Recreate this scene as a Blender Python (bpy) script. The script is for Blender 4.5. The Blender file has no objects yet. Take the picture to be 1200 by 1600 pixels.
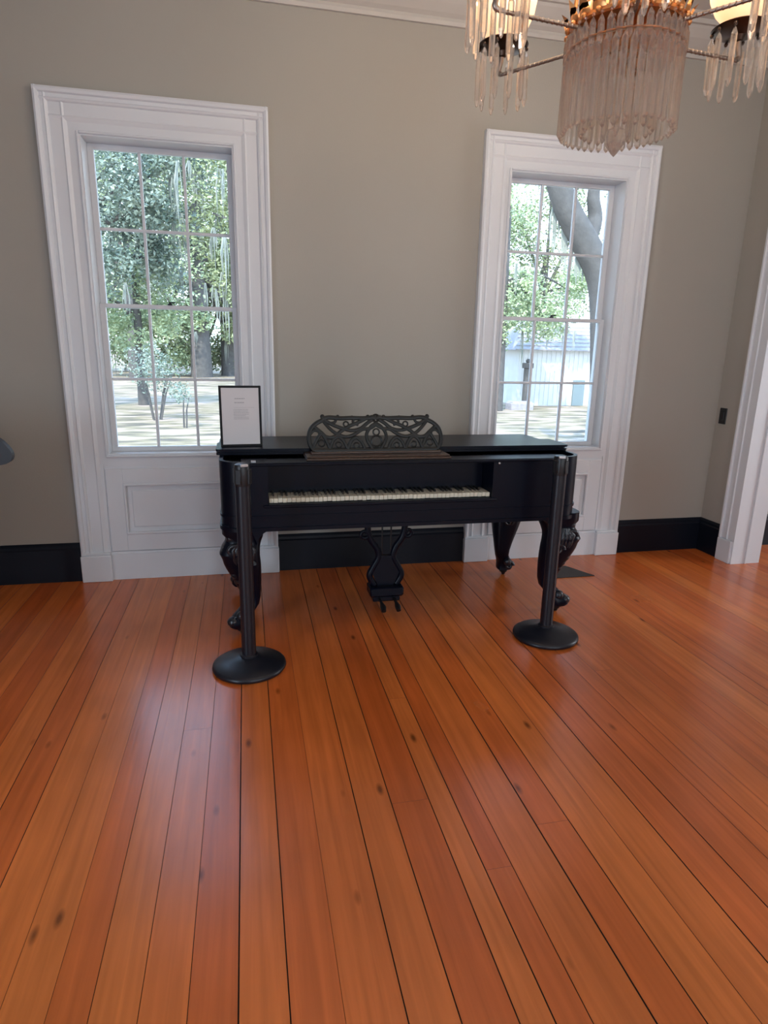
import bpy, math, random
from mathutils import Vector, Matrix
random.seed(7)
PI = math.pi
C = bpy.context.scene.collection

# ------------------------------------------------------------------ camera
CAM_YAW, CAM_PITCH, CAM_ROLL, F_PX = math.radians(12.409), math.radians(14.574), math.radians(1.158), 979.65
def make_camera():
    cd = bpy.data.cameras.new('camera'); co = bpy.data.objects.new('camera', cd); C.objects.link(co)
    cy, sy, cp, sp = math.cos(CAM_YAW), math.sin(CAM_YAW), math.cos(CAM_PITCH), math.sin(CAM_PITCH)
    fwd = Vector((sy*cp, cy*cp, -sp)); right = Vector((cy, -sy, 0)); up = right.cross(fwd)
    cr, sr = math.cos(CAM_ROLL), math.sin(CAM_ROLL)
    r = cr*right + sr*up; u = -sr*right + cr*up
    M = Matrix((r, u, -fwd)).transposed().to_4x4(); M.translation = Vector((0, 0, 1.58))
    co.matrix_world = M
    cd.sensor_fit = 'VERTICAL'; cd.sensor_height = 32.0; cd.lens = F_PX*32.0/1600.0
    cd.clip_start = 0.05; cd.clip_end = 400
    bpy.context.scene.camera = co
make_camera()

# ------------------------------------------------------------------ world, sun, lights, exposure
SKY_STRENGTH = 3.8
SUN_STRENGTH = 5.0
LAMP_WATTS = 9.0            # each of the chandelier's six bulbs
ROOM_LIGHTS = [  # area lights added out of view as daylight fill; these walls are closed
    # name, location, rotation (deg), size x, size y, watts, colour
    ('daylight_fill_rear', (0.8, -2.5, 1.85), (90, 0, 0), 1.0, 2.0, 34, (0.74, 0.87, 1.0)),
    ('daylight_fill_rear', (2.8, -2.5, 1.85), (90, 0, 0), 1.0, 2.0, 36, (0.86, 0.92, 1.0)),
    ('daylight_fill_left', (-2.94, -0.4, 1.35), (90, 0, -90), 1.2, 1.9, 80, (0.66, 0.82, 1.0)),
    ('daylight_next_room', (6.9, 2.6, 1.7), (90, 0, 90), 1.6, 2.2, 90, (0.9, 0.94, 1.0)),
]
def make_world():
    w = bpy.data.worlds.new('sky_world'); bpy.context.scene.world = w; w.use_nodes = True
    nt = w.node_tree; nt.nodes.clear()
    out = nt.nodes.new('ShaderNodeOutputWorld'); bg = nt.nodes.new('ShaderNodeBackground')
    tc = nt.nodes.new('ShaderNodeTexCoord'); sx = nt.nodes.new('ShaderNodeSeparateXYZ')
    cr = nt.nodes.new('ShaderNodeValToRGB')
    cr.color_ramp.elements[0].position = 0.0; cr.color_ramp.elements[0].color = (0.78, 0.88, 1.0, 1)
    cr.color_ramp.elements[1].position = 0.7; cr.color_ramp.elements[1].color = (0.36, 0.60, 1.0, 1)
    nt.links.new(tc.outputs['Generated'], sx.inputs[0]); nt.links.new(sx.outputs['Z'], cr.inputs[0])
    nt.links.new(cr.outputs[0], bg.inputs[0]); bg.inputs[1].default_value = SKY_STRENGTH
    nt.links.new(bg.outputs[0], out.inputs[0])
make_world()
def make_sun():
    ld = bpy.data.lights.new('sun', 'SUN'); ld.energy = SUN_STRENGTH; ld.angle = 0.02; ld.color = (1.0, 0.95, 0.86)
    o = bpy.data.objects.new('sun', ld); C.objects.link(o)
    d = Vector((0.45, 0.75, -1.0))           # the sun stands high behind the house
    o.rotation_euler = d.to_track_quat('-Z', 'Y').to_euler(); o.location = (-10, -20, 25)
make_sun()
for nm, loc, rot, sx_, sy_, wt, colr in ROOM_LIGHTS:
    ld = bpy.data.lights.new(nm, 'AREA'); ld.shape = 'RECTANGLE'; ld.size = sx_; ld.size_y = sy_; ld.energy = wt; ld.color = colr
    o = bpy.data.objects.new(nm, ld); C.objects.link(o); o.location = loc
    o.rotation_euler = [math.radians(a) for a in rot]
vs = bpy.context.scene.view_settings
vs.view_transform = 'Standard'; vs.look = 'None'; vs.gamma = 1; vs.use_curve_mapping = False; vs.exposure = 0.28

# ------------------------------------------------------------------ helpers
def new_mat(name):
    m = bpy.data.materials.new(name); m.use_nodes = True
    return m, m.node_tree, m.node_tree.nodes['Principled BSDF']
def plain(name, col, rough=0.5, metal=0.0, noise=0.0, nscale=8.0, spec=0.5, coat=0.0, bump=0.0, bscale=60.0):
    m, nt, b = new_mat(name)
    b.inputs['Base Color'].default_value = (*col, 1); b.inputs['Roughness'].default_value = rough
    b.inputs['Metallic'].default_value = metal; b.inputs['Specular IOR Level'].default_value = spec
    b.inputs['Coat Weight'].default_value = coat; b.inputs['Coat Roughness'].default_value = 0.08
    if noise:
        tc = nt.nodes.new('ShaderNodeTexCoord'); n = nt.nodes.new('ShaderNodeTexNoise'); n.inputs['Scale'].default_value = nscale
        n.inputs['Detail'].default_value = 5
        mx = nt.nodes.new('ShaderNodeMix'); mx.data_type = 'RGBA'
        mx.inputs[6].default_value = (*[c*(1-noise) for c in col], 1); mx.inputs[7].default_value = (*[min(1, c*(1+noise)) for c in col], 1)
        nt.links.new(tc.outputs['Object'], n.inputs['Vector']); nt.links.new(n.outputs['Fac'], mx.inputs[0])
        nt.links.new(mx.outputs[2], b.inputs['Base Color'])
    if bump:
        tc = nt.nodes.new('ShaderNodeTexCoord'); n = nt.nodes.new('ShaderNodeTexNoise'); n.inputs['Scale'].default_value = bscale
        bp = nt.nodes.new('ShaderNodeBump'); bp.inputs['Strength'].default_value = bump; bp.inputs['Distance'].default_value = 0.01
        nt.links.new(tc.outputs['Object'], n.inputs['Vector']); nt.links.new(n.outputs['Fac'], bp.inputs['Height'])
        nt.links.new(bp.outputs[0], b.inputs['Normal'])
    return m
class MB:
    """collects shapes into one mesh"""
    def __init__(s): s.v = []; s.f = []
    def add(s, vs_, fs, M=None):
        k = len(s.v)
        s.v += [tuple(M @ Vector(p)) if M else tuple(p) for p in vs_]
        s.f += [tuple(i+k for i in f) for f in fs]
        return s
    nbox = 0
    def box(s, x0, x1, y0, y1, z0, z1, M=None, b=0.0):
        MB.nbox += 1; e = 0.00002+0.00003*(MB.nbox % 7)      # keeps touching boxes from sharing a plane
        x0 -= e; y0 -= e; z0 -= e; x1 += e; y1 += e; z1 += e
        if b <= 0:
            v = [(x, y, z) for x in (x0, x1) for y in (y0, y1) for z in (z0, z1)]
            return s.add(v, [(0,1,3,2),(4,6,7,5),(0,4,5,1),(2,3,7,6),(0,2,6,4),(1,5,7,3)], M)
        vs_ = []; idx = {}
        for ix, x in enumerate((x0, x1)):
            for iy, y in enumerate((y0, y1)):
                for iz, z in enumerate((z0, z1)):
                    sx = b*(1-2*ix); sy = b*(1-2*iy); sz = b*(1-2*iz)
                    idx[(ix,iy,iz,0)] = len(vs_); vs_.append((x, y+sy, z+sz))
                    idx[(ix,iy,iz,1)] = len(vs_); vs_.append((x+sx, y, z+sz))
                    idx[(ix,iy,iz,2)] = len(vs_); vs_.append((x+sx, y+sy, z))
        fs = []
        for i in (0, 1):
            fs.append([idx[(i,a,c,0)] for a, c in ((0,0),(0,1),(1,1),(1,0))])
            fs.append([idx[(a,i,c,1)] for a, c in ((0,0),(1,0),(1,1),(0,1))])
            fs.append([idx[(a,c,i,2)] for a, c in ((0,0),(0,1),(1,1),(1,0))])
        for i in (0, 1):
            for j in (0, 1):
                fs.append([idx[(i,j,0,0)], idx[(i,j,1,0)], idx[(i,j,1,1)], idx[(i,j,0,1)]])
                fs.append([idx[(i,0,j,0)], idx[(i,1,j,0)], idx[(i,1,j,2)], idx[(i,0,j,2)]])
                fs.append([idx[(0,i,j,1)], idx[(1,i,j,1)], idx[(1,i,j,2)], idx[(0,i,j,2)]])
                for k in (0, 1): fs.append([idx[(i,j,k,0)], idx[(i,j,k,1)], idx[(i,j,k,2)]])
        return s.add(vs_, fs, M)
    def lathe(s, prof, n=32, c=(0,0,0), M=None, a0=0.0, cap=True):
        vs_ = []; fs = []
        for (r, z) in prof:
            for i in range(n):
                a = a0 + 2*PI*i/n; vs_.append((c[0]+r*math.cos(a), c[1]+r*math.sin(a), c[2]+z))
        for j in range(len(prof)-1):
            for i in range(n):
                i2 = (i+1) % n; fs.append((j*n+i, j*n+i2, (j+1)*n+i2, (j+1)*n+i))
        if cap:
            if prof[0][0] > 1e-5: fs.append(tuple(range(n-1, -1, -1)))
            if prof[-1][0] > 1e-5: fs.append(tuple((len(prof)-1)*n+i for i in range(n)))
        return s.add(vs_, fs, M)
    def tube(s, pts, r, n=8, M=None, flat=1.0, closed=False):
        """round tube along a polyline; r a number or a list; flat squeezes along Y"""
        P = [Vector(p) for p in pts]; m = len(P); vs_ = []; fs = []
        up = None
        for i, p in enumerate(P):
            if closed: t = (P[(i+1) % m]-P[i-1])
            else: t = (P[min(i+1, m-1)]-P[max(i-1, 0)])
            t.normalize()
            if up is None:
                up = Vector((0, 1, 0)) if abs(t.y) < 0.9 else Vector((1, 0, 0))
            a = (up - t*up.dot(t)).normalized(); bb = t.cross(a); up = a
            rr = r[i] if isinstance(r, (list, tuple)) else r
            for k in range(n):
                th = 2*PI*k/n; o = a*math.cos(th)*rr*flat + bb*math.sin(th)*rr
                vs_.append(tuple(p+o))
        last = m if closed else m-1
        for i in range(last):
            j = (i+1) % m
            for k in range(n):
                k2 = (k+1) % n; fs.append((i*n+k, i*n+k2, j*n+k2, j*n+k))
        if not closed:
            fs.append(tuple(range(n-1, -1, -1))); fs.append(tuple((m-1)*n+k for k in range(n)))
        return s.add(vs_, fs, M)
    def extrude(s, outline, axis, a0, a1, M=None):
        """outline: 2-D polygon; axis 'x','y','z' is the extrusion axis"""
        def p3(p, a):
            return {'x': (a, p[0], p[1]), 'y': (p[0], a, p[1]), 'z': (p[0], p[1], a)}[axis]
        n = len(outline); vs_ = [p3(p, a0) for p in outline]+[p3(p, a1) for p in outline]
        fs = [tuple(range(n)), tuple(range(2*n-1, n-1, -1))]+[(i, (i+1) % n, n+(i+1) % n, n+i) for i in range(n)]
        return s.add(vs_, fs, M)
    def ball(s, c, r, n=12, m=8, M=None):
        """ellipsoid; r a number or triple"""
        r = (r, r, r) if not isinstance(r, (tuple, list)) else r
        vs_ = []; fs = []
        for j in range(m+1):
            ph = PI*j/m-PI/2
            for i in range(n):
                a = 2*PI*i/n
                vs_.append((c[0]+r[0]*math.cos(ph)*math.cos(a), c[1]+r[1]*math.cos(ph)*math.sin(a), c[2]+r[2]*math.sin(ph)))
        for j in range(m):
            for i in range(n):
                i2 = (i+1) % n; fs.append((j*n+i, j*n+i2, (j+1)*n+i2, (j+1)*n+i))
        return s.add(vs_, fs, M)
    def loft(s, rings, cap=True):
        n = len(rings[0]); vs_ = [p for r in rings for p in r]; fs = []
        for j in range(len(rings)-1):
            for i in range(n):
                i2 = (i+1) % n; fs.append((j*n+i, j*n+i2, (j+1)*n+i2, (j+1)*n+i))
        if cap: fs.append(tuple(range(n-1, -1, -1))); fs.append(tuple((len(rings)-1)*n+i for i in range(n)))
        return s.add(vs_, fs)
    def build(s, name, mat, parent=None, smooth=False, angle=40):
        me = bpy.data.meshes.new(name); me.from_pydata(s.v, [], s.f); me.validate()
        import bmesh
        bm = bmesh.new(); bm.from_mesh(me); bmesh.ops.recalc_face_normals(bm, faces=bm.faces)
        if smooth:
            for f in bm.faces: f.smooth = True
            for e in bm.edges:
                if len(e.link_faces) == 2 and e.calc_face_angle(0) > math.radians(angle): e.smooth = False
        bm.to_mesh(me); bm.free()
        o = bpy.data.objects.new(name, me); C.objects.link(o)
        if mat: me.materials.append(mat)
        if parent: o.parent = parent
        return o
def empty(name, loc=(0,0,0), rz=0.0):
    o = bpy.data.objects.new(name, None); C.objects.link(o); o.location = loc; o.rotation_euler = (0, 0, rz); o.empty_display_size = 0.1
    return o
def tag(o, label=None, cat=None, group=None, kind=None):
    if label: o['label'] = label
    if cat: o['category'] = cat
    if group: o['group'] = group
    if kind: o['kind'] = kind
    return o
def struct(o, label, cat='room structure'):
    return tag(o, label, cat, kind='structure')
def spline(pts, per=6, closed=False):
    """Catmull-Rom through the points"""
    P = [Vector(p) for p in pts]; n = len(P); out = []
    rng = range(n) if closed else range(n-1)
    for i in rng:
        p0 = P[(i-1) % n] if closed or i > 0 else P[0]*2-P[1]
        p1 = P[i]; p2 = P[(i+1) % n]
        p3 = P[(i+2) % n] if closed or i+2 < n else p2*2-p1
        for k in range(per):
            t = k/per
            out.append(0.5*((2*p1)+(p2-p0)*t+(2*p0-5*p1+4*p2-p3)*t*t+(3*p1-p0-3*p2+p3)*t**3))
    if not closed: out.append(P[-1])
    return out

# ------------------------------------------------------------------ materials
M_wall = plain('wall_paint', (0.36, 0.34, 0.30), 0.75, noise=0.03, nscale=1.5, bump=0.05, bscale=90)
M_white = plain('white_trim_paint', (0.66, 0.68, 0.71), 0.4, noise=0.02, nscale=4)
M_base = plain('black_baseboard_paint', (0.004, 0.006, 0.012), 0.4, spec=0.25)
M_ceil = plain('ceiling_paint', (0.60, 0.58, 0.55), 0.8)
M_cornice = plain('cornice_plaster', (0.48, 0.46, 0.43), 0.6)
M_black = plain('ebonized_wood', (0.002, 0.0035, 0.010), 0.34, spec=0.2, noise=0.25, nscale=3)
M_blackcarve = plain('carved_ebonized_wood', (0.010, 0.012, 0.018), 0.3, coat=0.2, bump=0.6, bscale=45)
M_inside = plain('piano_interior', (0.004, 0.004, 0.005), 0.7)
M_desk = plain('dark_rosewood', (0.010, 0.011, 0.010), 0.42, spec=0.35, noise=0.3, nscale=14)
M_shelfw = plain('rosewood_shelf', (0.055, 0.028, 0.018), 0.28, noise=0.5, nscale=6)
M_ivory = plain('old_ivory', (0.72, 0.66, 0.52), 0.35, noise=0.08, nscale=30)
M_ebony = plain('ebony_key', (0.008, 0.008, 0.008), 0.35)
M_stan = plain('black_powder_coat', (0.007, 0.008, 0.014), 0.36, noise=0.1, nscale=40)
M_plastic = plain('black_plastic', (0.01, 0.01, 0.012), 0.4)
M_steel = plain('satin_steel', (0.55, 0.57, 0.6), 0.3, metal=1)
M_frame = plain('black_frame_moulding', (0.003, 0.003, 0.004), 0.5, spec=0.25)
M_paper = plain('white_paper', (0.60, 0.58, 0.585), 0.6)
M_print = plain('grey_print', (0.34, 0.34, 0.35), 0.7)
M_brass = plain('aged_brass', (0.45, 0.32, 0.20), 0.32, metal=1.0, noise=0.2, nscale=30)
M_gilt = plain('gilt_bronze', (0.70, 0.32, 0.12), 0.35, metal=0.9, noise=0.35, nscale=60)
M_cup = plain('dark_bronze', (0.09, 0.06, 0.045), 0.35, metal=1.0, noise=0.2, nscale=30)
M_rod = plain('antique_brass_rod', (0.36, 0.30, 0.26), 0.38, metal=1.0)
M_plate = plain('dark_bronze_plate', (0.012, 0.011, 0.012), 0.4, metal=0.3)
M_mat = plain('dark_brown_mat', (0.035, 0.028, 0.026), 0.6)
M_chair = plain('dark_carved_wood', (0.010, 0.010, 0.014), 0.4)

def glass_pane():
    m = bpy.data.materials.new('window_glass'); m.use_nodes = True; nt = m.node_tree; nt.nodes.clear()
    out = nt.nodes.new('ShaderNodeOutputMaterial'); tr = nt.nodes.new('ShaderNodeBsdfTransparent'); gl = nt.nodes.new('ShaderNodeBsdfGlossy')
    tr.inputs[0].default_value = (0.95, 0.97, 0.97, 1); gl.inputs[1].default_value = 0.03
    fr = nt.nodes.new('ShaderNodeFresnel'); fr.inputs[0].default_value = 1.45
    n = nt.nodes.new('ShaderNodeTexNoise'); n.inputs['Scale'].default_value = 6; bp = nt.nodes.new('ShaderNodeBump'); bp.inputs['Strength'].default_value = 0.05
    nt.links.new(n.outputs['Fac'], bp.inputs['Height']); nt.links.new(bp.outputs[0], gl.inputs['Normal'])
    mx = nt.nodes.new('ShaderNodeMixShader'); nt.links.new(fr.outputs[0], mx.inputs[0]); nt.links.new(tr.outputs[0], mx.inputs[1]); nt.links.new(gl.outputs[0], mx.inputs[2])
    nt.links.new(mx.outputs[0], out.inputs[0]); return m
M_pane = glass_pane()
def crystal():
    """cut glass: clear, faceted, picks up bright edges"""
    m = bpy.data.materials.new('cut_crystal'); m.use_nodes = True; nt = m.node_tree; nt.nodes.clear()
    out = nt.nodes.new('ShaderNodeOutputMaterial')
    gs = nt.nodes.new('ShaderNodeBsdfGlass'); gs.inputs['Color'].default_value = (1.0, 0.96, 0.92, 1); gs.inputs['Roughness'].default_value = 0.04; gs.inputs['IOR'].default_value = 1.5
    tr = nt.nodes.new('ShaderNodeBsdfTransparent'); tr.inputs[0].default_value = (0.97, 0.94, 0.91, 1)
    df = nt.nodes.new('ShaderNodeBsdfTranslucent'); df.inputs[0].default_value = (0.95, 0.87, 0.80, 1)
    d2 = nt.nodes.new('ShaderNodeBsdfDiffuse'); d2.inputs[0].default_value = (0.95, 0.88, 0.83, 1)
    m2 = nt.nodes.new('ShaderNodeMixShader'); m2.inputs[0].default_value = 0.5; nt.links.new(df.outputs[0], m2.inputs[1]); nt.links.new(d2.outputs[0], m2.inputs[2])
    m3 = nt.nodes.new('ShaderNodeMixShader'); m3.inputs[0].default_value = 0.17; nt.links.new(gs.outputs[0], m3.inputs[1]); nt.links.new(m2.outputs[0], m3.inputs[2])
    mx = nt.nodes.new('ShaderNodeMixShader'); mx.inputs[0].default_value = 0.30
    nt.links.new(m3.outputs[0], mx.inputs[1]); nt.links.new(tr.outputs[0], mx.inputs[2])
    nt.links.new(mx.outputs[0], out.inputs[0]); return m
M_crystal = crystal()
def lit_shade():
    m, nt, b = new_mat('lit_frosted_glass')
    b.inputs['Base Color'].default_value = (0.9, 0.75, 0.55, 1); b.inputs['Roughness'].default_value = 0.35
    b.inputs['Emission Color'].default_value = (1.0, 0.56, 0.26, 1); b.inputs['Emission Strength'].default_value = 0.8
    return m
M_shade = lit_shade()

def floor_mat():
    m, nt, b = new_mat('heart_pine_planks')
    tc = nt.nodes.new('ShaderNodeTexCoord')
    at = nt.nodes.new('ShaderNodeAttribute'); at.attribute_name = 'plank'
    # per-plank tone
    cr = nt.nodes.new('ShaderNodeValToRGB'); e = cr.color_ramp.elements
    e[0].position = 0.0; e[0].color = (0.47, 0.096, 0.018, 1); e[1].position = 1.0; e[1].color = (0.60, 0.163, 0.034, 1)
    el = cr.color_ramp.elements.new(0.5); el.color = (0.55, 0.128, 0.025, 1)
    nt.links.new(at.outputs['Fac'], cr.inputs[0])
    # grain along Y, offset per plank
    mp = nt.nodes.new('ShaderNodeMapping'); mp.inputs['Scale'].default_value = (22, 0.9, 1)
    ad = nt.nodes.new('ShaderNodeVectorMath'); ad.operation = 'ADD'
    ml = nt.nodes.new('ShaderNodeMath'); ml.operation = 'MULTIPLY'; ml.inputs[1].default_value = 37.0
    cb = nt.nodes.new('ShaderNodeCombineXYZ')
    nt.links.new(at.outputs['Fac'], ml.inputs[0]); nt.links.new(ml.outputs[0], cb.inputs[1]); nt.links.new(ml.outputs[0], cb.inputs[2])
    nt.links.new(tc.outputs['Object'], ad.inputs[0]); nt.links.new(cb.outputs[0], ad.inputs[1]); nt.links.new(ad.outputs[0], mp.inputs['Vector'])
    n1 = nt.nodes.new('ShaderNodeTexNoise'); n1.inputs['Scale'].default_value = 1.6; n1.inputs['Detail'].default_value = 7; n1.inputs['Distortion'].default_value = 0.6
    nt.links.new(mp.outputs[0], n1.inputs['Vector'])
    r1 = nt.nodes.new('ShaderNodeMapRange'); r1.inputs[1].default_value = 0.3; r1.inputs[2].default_value = 0.7; r1.inputs[3].default_value = 0.84; r1.inputs[4].default_value = 1.14
    nt.links.new(n1.outputs['Fac'], r1.inputs[0])
    mx = nt.nodes.new('ShaderNodeVectorMath'); mx.operation = 'SCALE'
    nt.links.new(cr.outputs[0], mx.inputs[0]); nt.links.new(r1.outputs[0], mx.inputs['Scale'])
    # stains and knots
    n2 = nt.nodes.new('ShaderNodeTexVoronoi'); n2.inputs['Scale'].default_value = 1.45
    mp2 = nt.nodes.new('ShaderNodeMapping'); mp2.inputs['Scale'].default_value = (4.5, 1.7, 1); nt.links.new(ad.outputs[0], mp2.inputs['Vector']); nt.links.new(mp2.outputs[0], n2.inputs['Vector'])
    r2 = nt.nodes.new('ShaderNodeMapRange'); r2.inputs[1].default_value = 0.03; r2.inputs[2].default_value = 0.10; r2.inputs[3].default_value = 0.35; r2.inputs[4].default_value = 1.0
    nt.links.new(n2.outputs['Distance'], r2.inputs[0])
    n3 = nt.nodes.new('ShaderNodeTexNoise'); n3.inputs['Scale'].default_value = 1.3; n3.inputs['Detail'].default_value = 3
    nt.links.new(tc.outputs['Object'], n3.inputs['Vector'])
    r3 = nt.nodes.new('ShaderNodeMapRange'); r3.inputs[1].default_value = 0.35; r3.inputs[2].default_value = 0.65; r3.inputs[3].default_value = 0.86; r3.inputs[4].default_value = 1.08
    nt.links.new(n3.outputs['Fac'], r3.inputs[0])
    mm = nt.nodes.new('ShaderNodeMath'); mm.operation = 'MULTIPLY'; nt.links.new(r2.outputs[0], mm.inputs[0]); nt.links.new(r3.outputs[0], mm.inputs[1])
    mx2 = nt.nodes.new('ShaderNodeVectorMath'); mx2.operation = 'SCALE'; nt.links.new(mx.outputs[0], mx2.inputs[0]); nt.links.new(mm.outputs[0], mx2.inputs['Scale'])
    nt.links.new(mx2.outputs[0], b.inputs['Base Color'])
    rr = nt.nodes.new('ShaderNodeMapRange'); rr.inputs[3].default_value = 0.17; rr.inputs[4].default_value = 0.32
    nt.links.new(n3.outputs['Fac'], rr.inputs[0]); nt.links.new(rr.outputs[0], b.inputs['Roughness'])
    bp = nt.nodes.new('ShaderNodeBump'); bp.inputs['Strength'].default_value = 0.08; bp.inputs['Distance'].default_value = 0.004
    nt.links.new(n1.outputs['Fac'], bp.inputs['Height']); nt.links.new(bp.outputs[0], b.inputs['Normal'])
    b.inputs['Specular IOR Level'].default_value = 0.6
    return m
M_floor = floor_mat()
M_gap = plain('dark_floor_gap', (0.02, 0.008, 0.004), 0.9)

# ------------------------------------------------------------------ room shell
YB = 4.40; XR = 3.69; XL = -3.0; YF = -2.6; ZC = 3.74; T = 0.20
LW = (-0.905, -0.03); RW = (1.795, 2.667); WZ = (0.865, 2.762)     # window openings

def build_floor():
    xs = [-0.64, -0.526, -0.426, -0.309, -0.193, -0.072, 0.054, 0.183, 0.331, 0.46, 0.596, 0.685, 0.773, 0.926, 1.05, 1.18, 1.32, 1.46, 1.605, 1.70, 1.80]
    rnd = random.Random(3)
    while xs[-1] < 7.2: xs.append(xs[-1]+rnd.choice((0.11, 0.125, 0.135, 0.15)))
    while xs[0] > XL-0.2: xs.insert(0, xs[0]-rnd.choice((0.11, 0.12, 0.13)))
    v = []; f = []; val = []
    def quad(x0, x1, y0, y1, z, t):
        k = len(v); v.extend([(x0, y0, z), (x1, y0, z), (x1, y1, z), (x0, y1, z)]); f.append((k, k+1, k+2, k+3)); val.append(t)
    tones = [rnd.random() for _ in xs]
    fixed = {0.183: .62, 0.054: .35, -0.072: .75, -0.193: .3, -0.309: .8, 0.331: .7, 0.46: .2, 0.596: .85, 0.685: .35, 0.773: .75, 0.926: .45}
    for i in range(len(xs)-1):
        g = rnd.choice((0.0006, 0.0009, 0.0013, 0.0019))
        if round(xs[i], 3) in (0.331, 0.596, -0.072, 1.32, 0.926): g = 0.0030
        t = fixed.get(round(xs[i], 3), tones[i])
        ys = [YF-0.2]
        nj = rnd.choice((0, 1, 1))
        for _ in range(nj): ys.append(rnd.uniform(-0.5, 4.2))
        ys.append(YB+0.15); ys.sort()
        for j in range(len(ys)-1):
            tt = min(1, max(0, t+rnd.uniform(-0.12, 0.12)*j))
            quad(xs[i]+g, xs[i+1]-g, ys[j]+(0.001 if j else 0), ys[j+1], 0.0, tt)
    me = bpy.data.meshes.new('floor'); me.from_pydata(v, [], f)
    a = me.attributes.new('plank', 'FLOAT', 'FACE')
    for i, t in enumerate(val): a.data[i].value = t
    me.materials.append(M_floor)
    o = bpy.data.objects.new('floor', me); C.objects.link(o)
    struct(o, 'orange-brown varnished heart pine plank floor running towards the windows', 'floor')
    g = MB().box(XL-0.2, 7.3, YF-0.2, YB+0.15, -0.12, -0.004).build('subfloor', M_gap, o)
    return o
floor = build_floor()

def wall_with_holes_y(name, y0, y1, x0, x1, z0, z1, holes, label):
    """wall in the XZ plane with rectangular holes (xa, xb, za, zb)"""
    b = MB(); xs = sorted({x0, x1, *[h[0] for h in holes], *[h[1] for h in holes]}); zs = sorted({z0, z1, *[h[2] for h in holes], *[h[3] for h in holes]})
    for i in range(len(xs)-1):
        for j in range(len(zs)-1):
            cx = (xs[i]+xs[i+1])/2; cz = (zs[j]+zs[j+1])/2
            if any(h[0] < cx < h[1] and h[2] < cz < h[3] for h in holes): continue
            b.box(xs[i], xs[i+1], y0, y1, zs[j], zs[j+1])
    o = b.build(name, M_wall); return struct(o, label, 'wall')
wall_with_holes_y('wall_back', YB, YB+T, XL-T, 7.2, -0.12, ZC+0.1, [(LW[0], LW[1], WZ[0], WZ[1]), (RW[0], RW[1], WZ[0], WZ[1])], 'warm grey painted wall holding the two tall white windows')
DY0, DY1, DZ = 2.70, 3.99, 2.85
b = MB(); b.box(XR, XR+T, DY1, YB, -0.12, ZC+0.1); b.box(XR, XR+T, YF, DY0, -0.12, ZC+0.1); b.box(XR, XR+T, DY0, DY1, DZ, ZC+0.1)
struct(b.build('wall_right', M_wall), 'warm grey side wall with the light switch beside the doorway', 'wall')
struct(MB().box(XL-T, XL, YF, YB, -0.12, ZC+0.1).build('wall_left', M_wall), 'warm grey wall left of the camera', 'wall')
struct(MB().box(XL-T, 7.2, YF-T, YF, -0.12, ZC+0.1).build('wall_front', M_wall), 'warm grey wall behind the camera', 'wall')
struct(MB().box(7.0, 7.2, YF, YB, -0.12, ZC+0.1).build('wall_next_room', M_wall), 'far grey wall of the room beyond the doorway', 'wall')
struct(MB().box(XL-T, 7.2, YF-T, YB+T, ZC, ZC+0.12).build('ceiling', M_ceil), 'pale plaster ceiling above the cornice', 'ceiling')

def cornice(name, seg, label):
    """stepped crown moulding; seg = (axis, wall coord, inward sign, a0, a1)"""
    ax, w, s, a0, a1 = seg
    prof = [(0, 3.545), (0.018, 3.545), (0.024, 3.565), (0.02, 3.585), (0.045, 3.60), (0.085, 3.635), (0.12, 3.675), (0.128, 3.69), (0.15, 3.69), (0.155, 3.715), (0.19, 3.722), (0.19, ZC), (0, ZC)]
    out = [(w+s*d, z) for d, z in prof]
    b = MB()
    if ax == 'x': b.extrude(out, 'x', a0, a1)
    else: b.extrude(out, 'y', a0, a1)
    return struct(b.build(name, M_cornice), label, 'cornice')
cornice('trim_1', ('x', YB, -1, XL, XR), 'pale crown moulding along the top of the window wall')
cornice('trim_2', ('y', XR, -1, YF, YB), 'pale crown moulding along the top of the door wall')

def baseboard(name, ax, w, s, a0, a1, label):
    prof = [(0, 0), (0.022, 0), (0.022, 0.225), (0.014, 0.235), (0.012, 0.252), (0.004, 0.268), (0, 0.27)]
    out = [(w+s*d, z) for d, z in prof]; b = MB()
    b.extrude(out, ax, a0, a1)
    return struct(b.build(name, M_base), label, 'baseboard')
baseboard('baseboard_left', 'x', YB, -1, XL, -1.128, 'tall black baseboard left of the left window')
baseboard('baseboard_middle', 'x', YB, -1, 0.186, 1.595, 'tall black baseboard under the piano between the windows')
baseboard('baseboard_back_right', 'x', YB, -1, 2.892, XR, 'tall black baseboard right of the right window')
baseboard('baseboard_right', 'y', XR, -1, 4.128, YB, 'short black baseboard beside the doorway corner')
baseboard('baseboard_side_left', 'y', XL, 1, YF, YB, 'black baseboard along the left side wall')
baseboard('baseboard_next_room', 'x', YB, -1, XR+T, 7.0, 'black baseboard in the room beyond the doorway')

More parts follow.
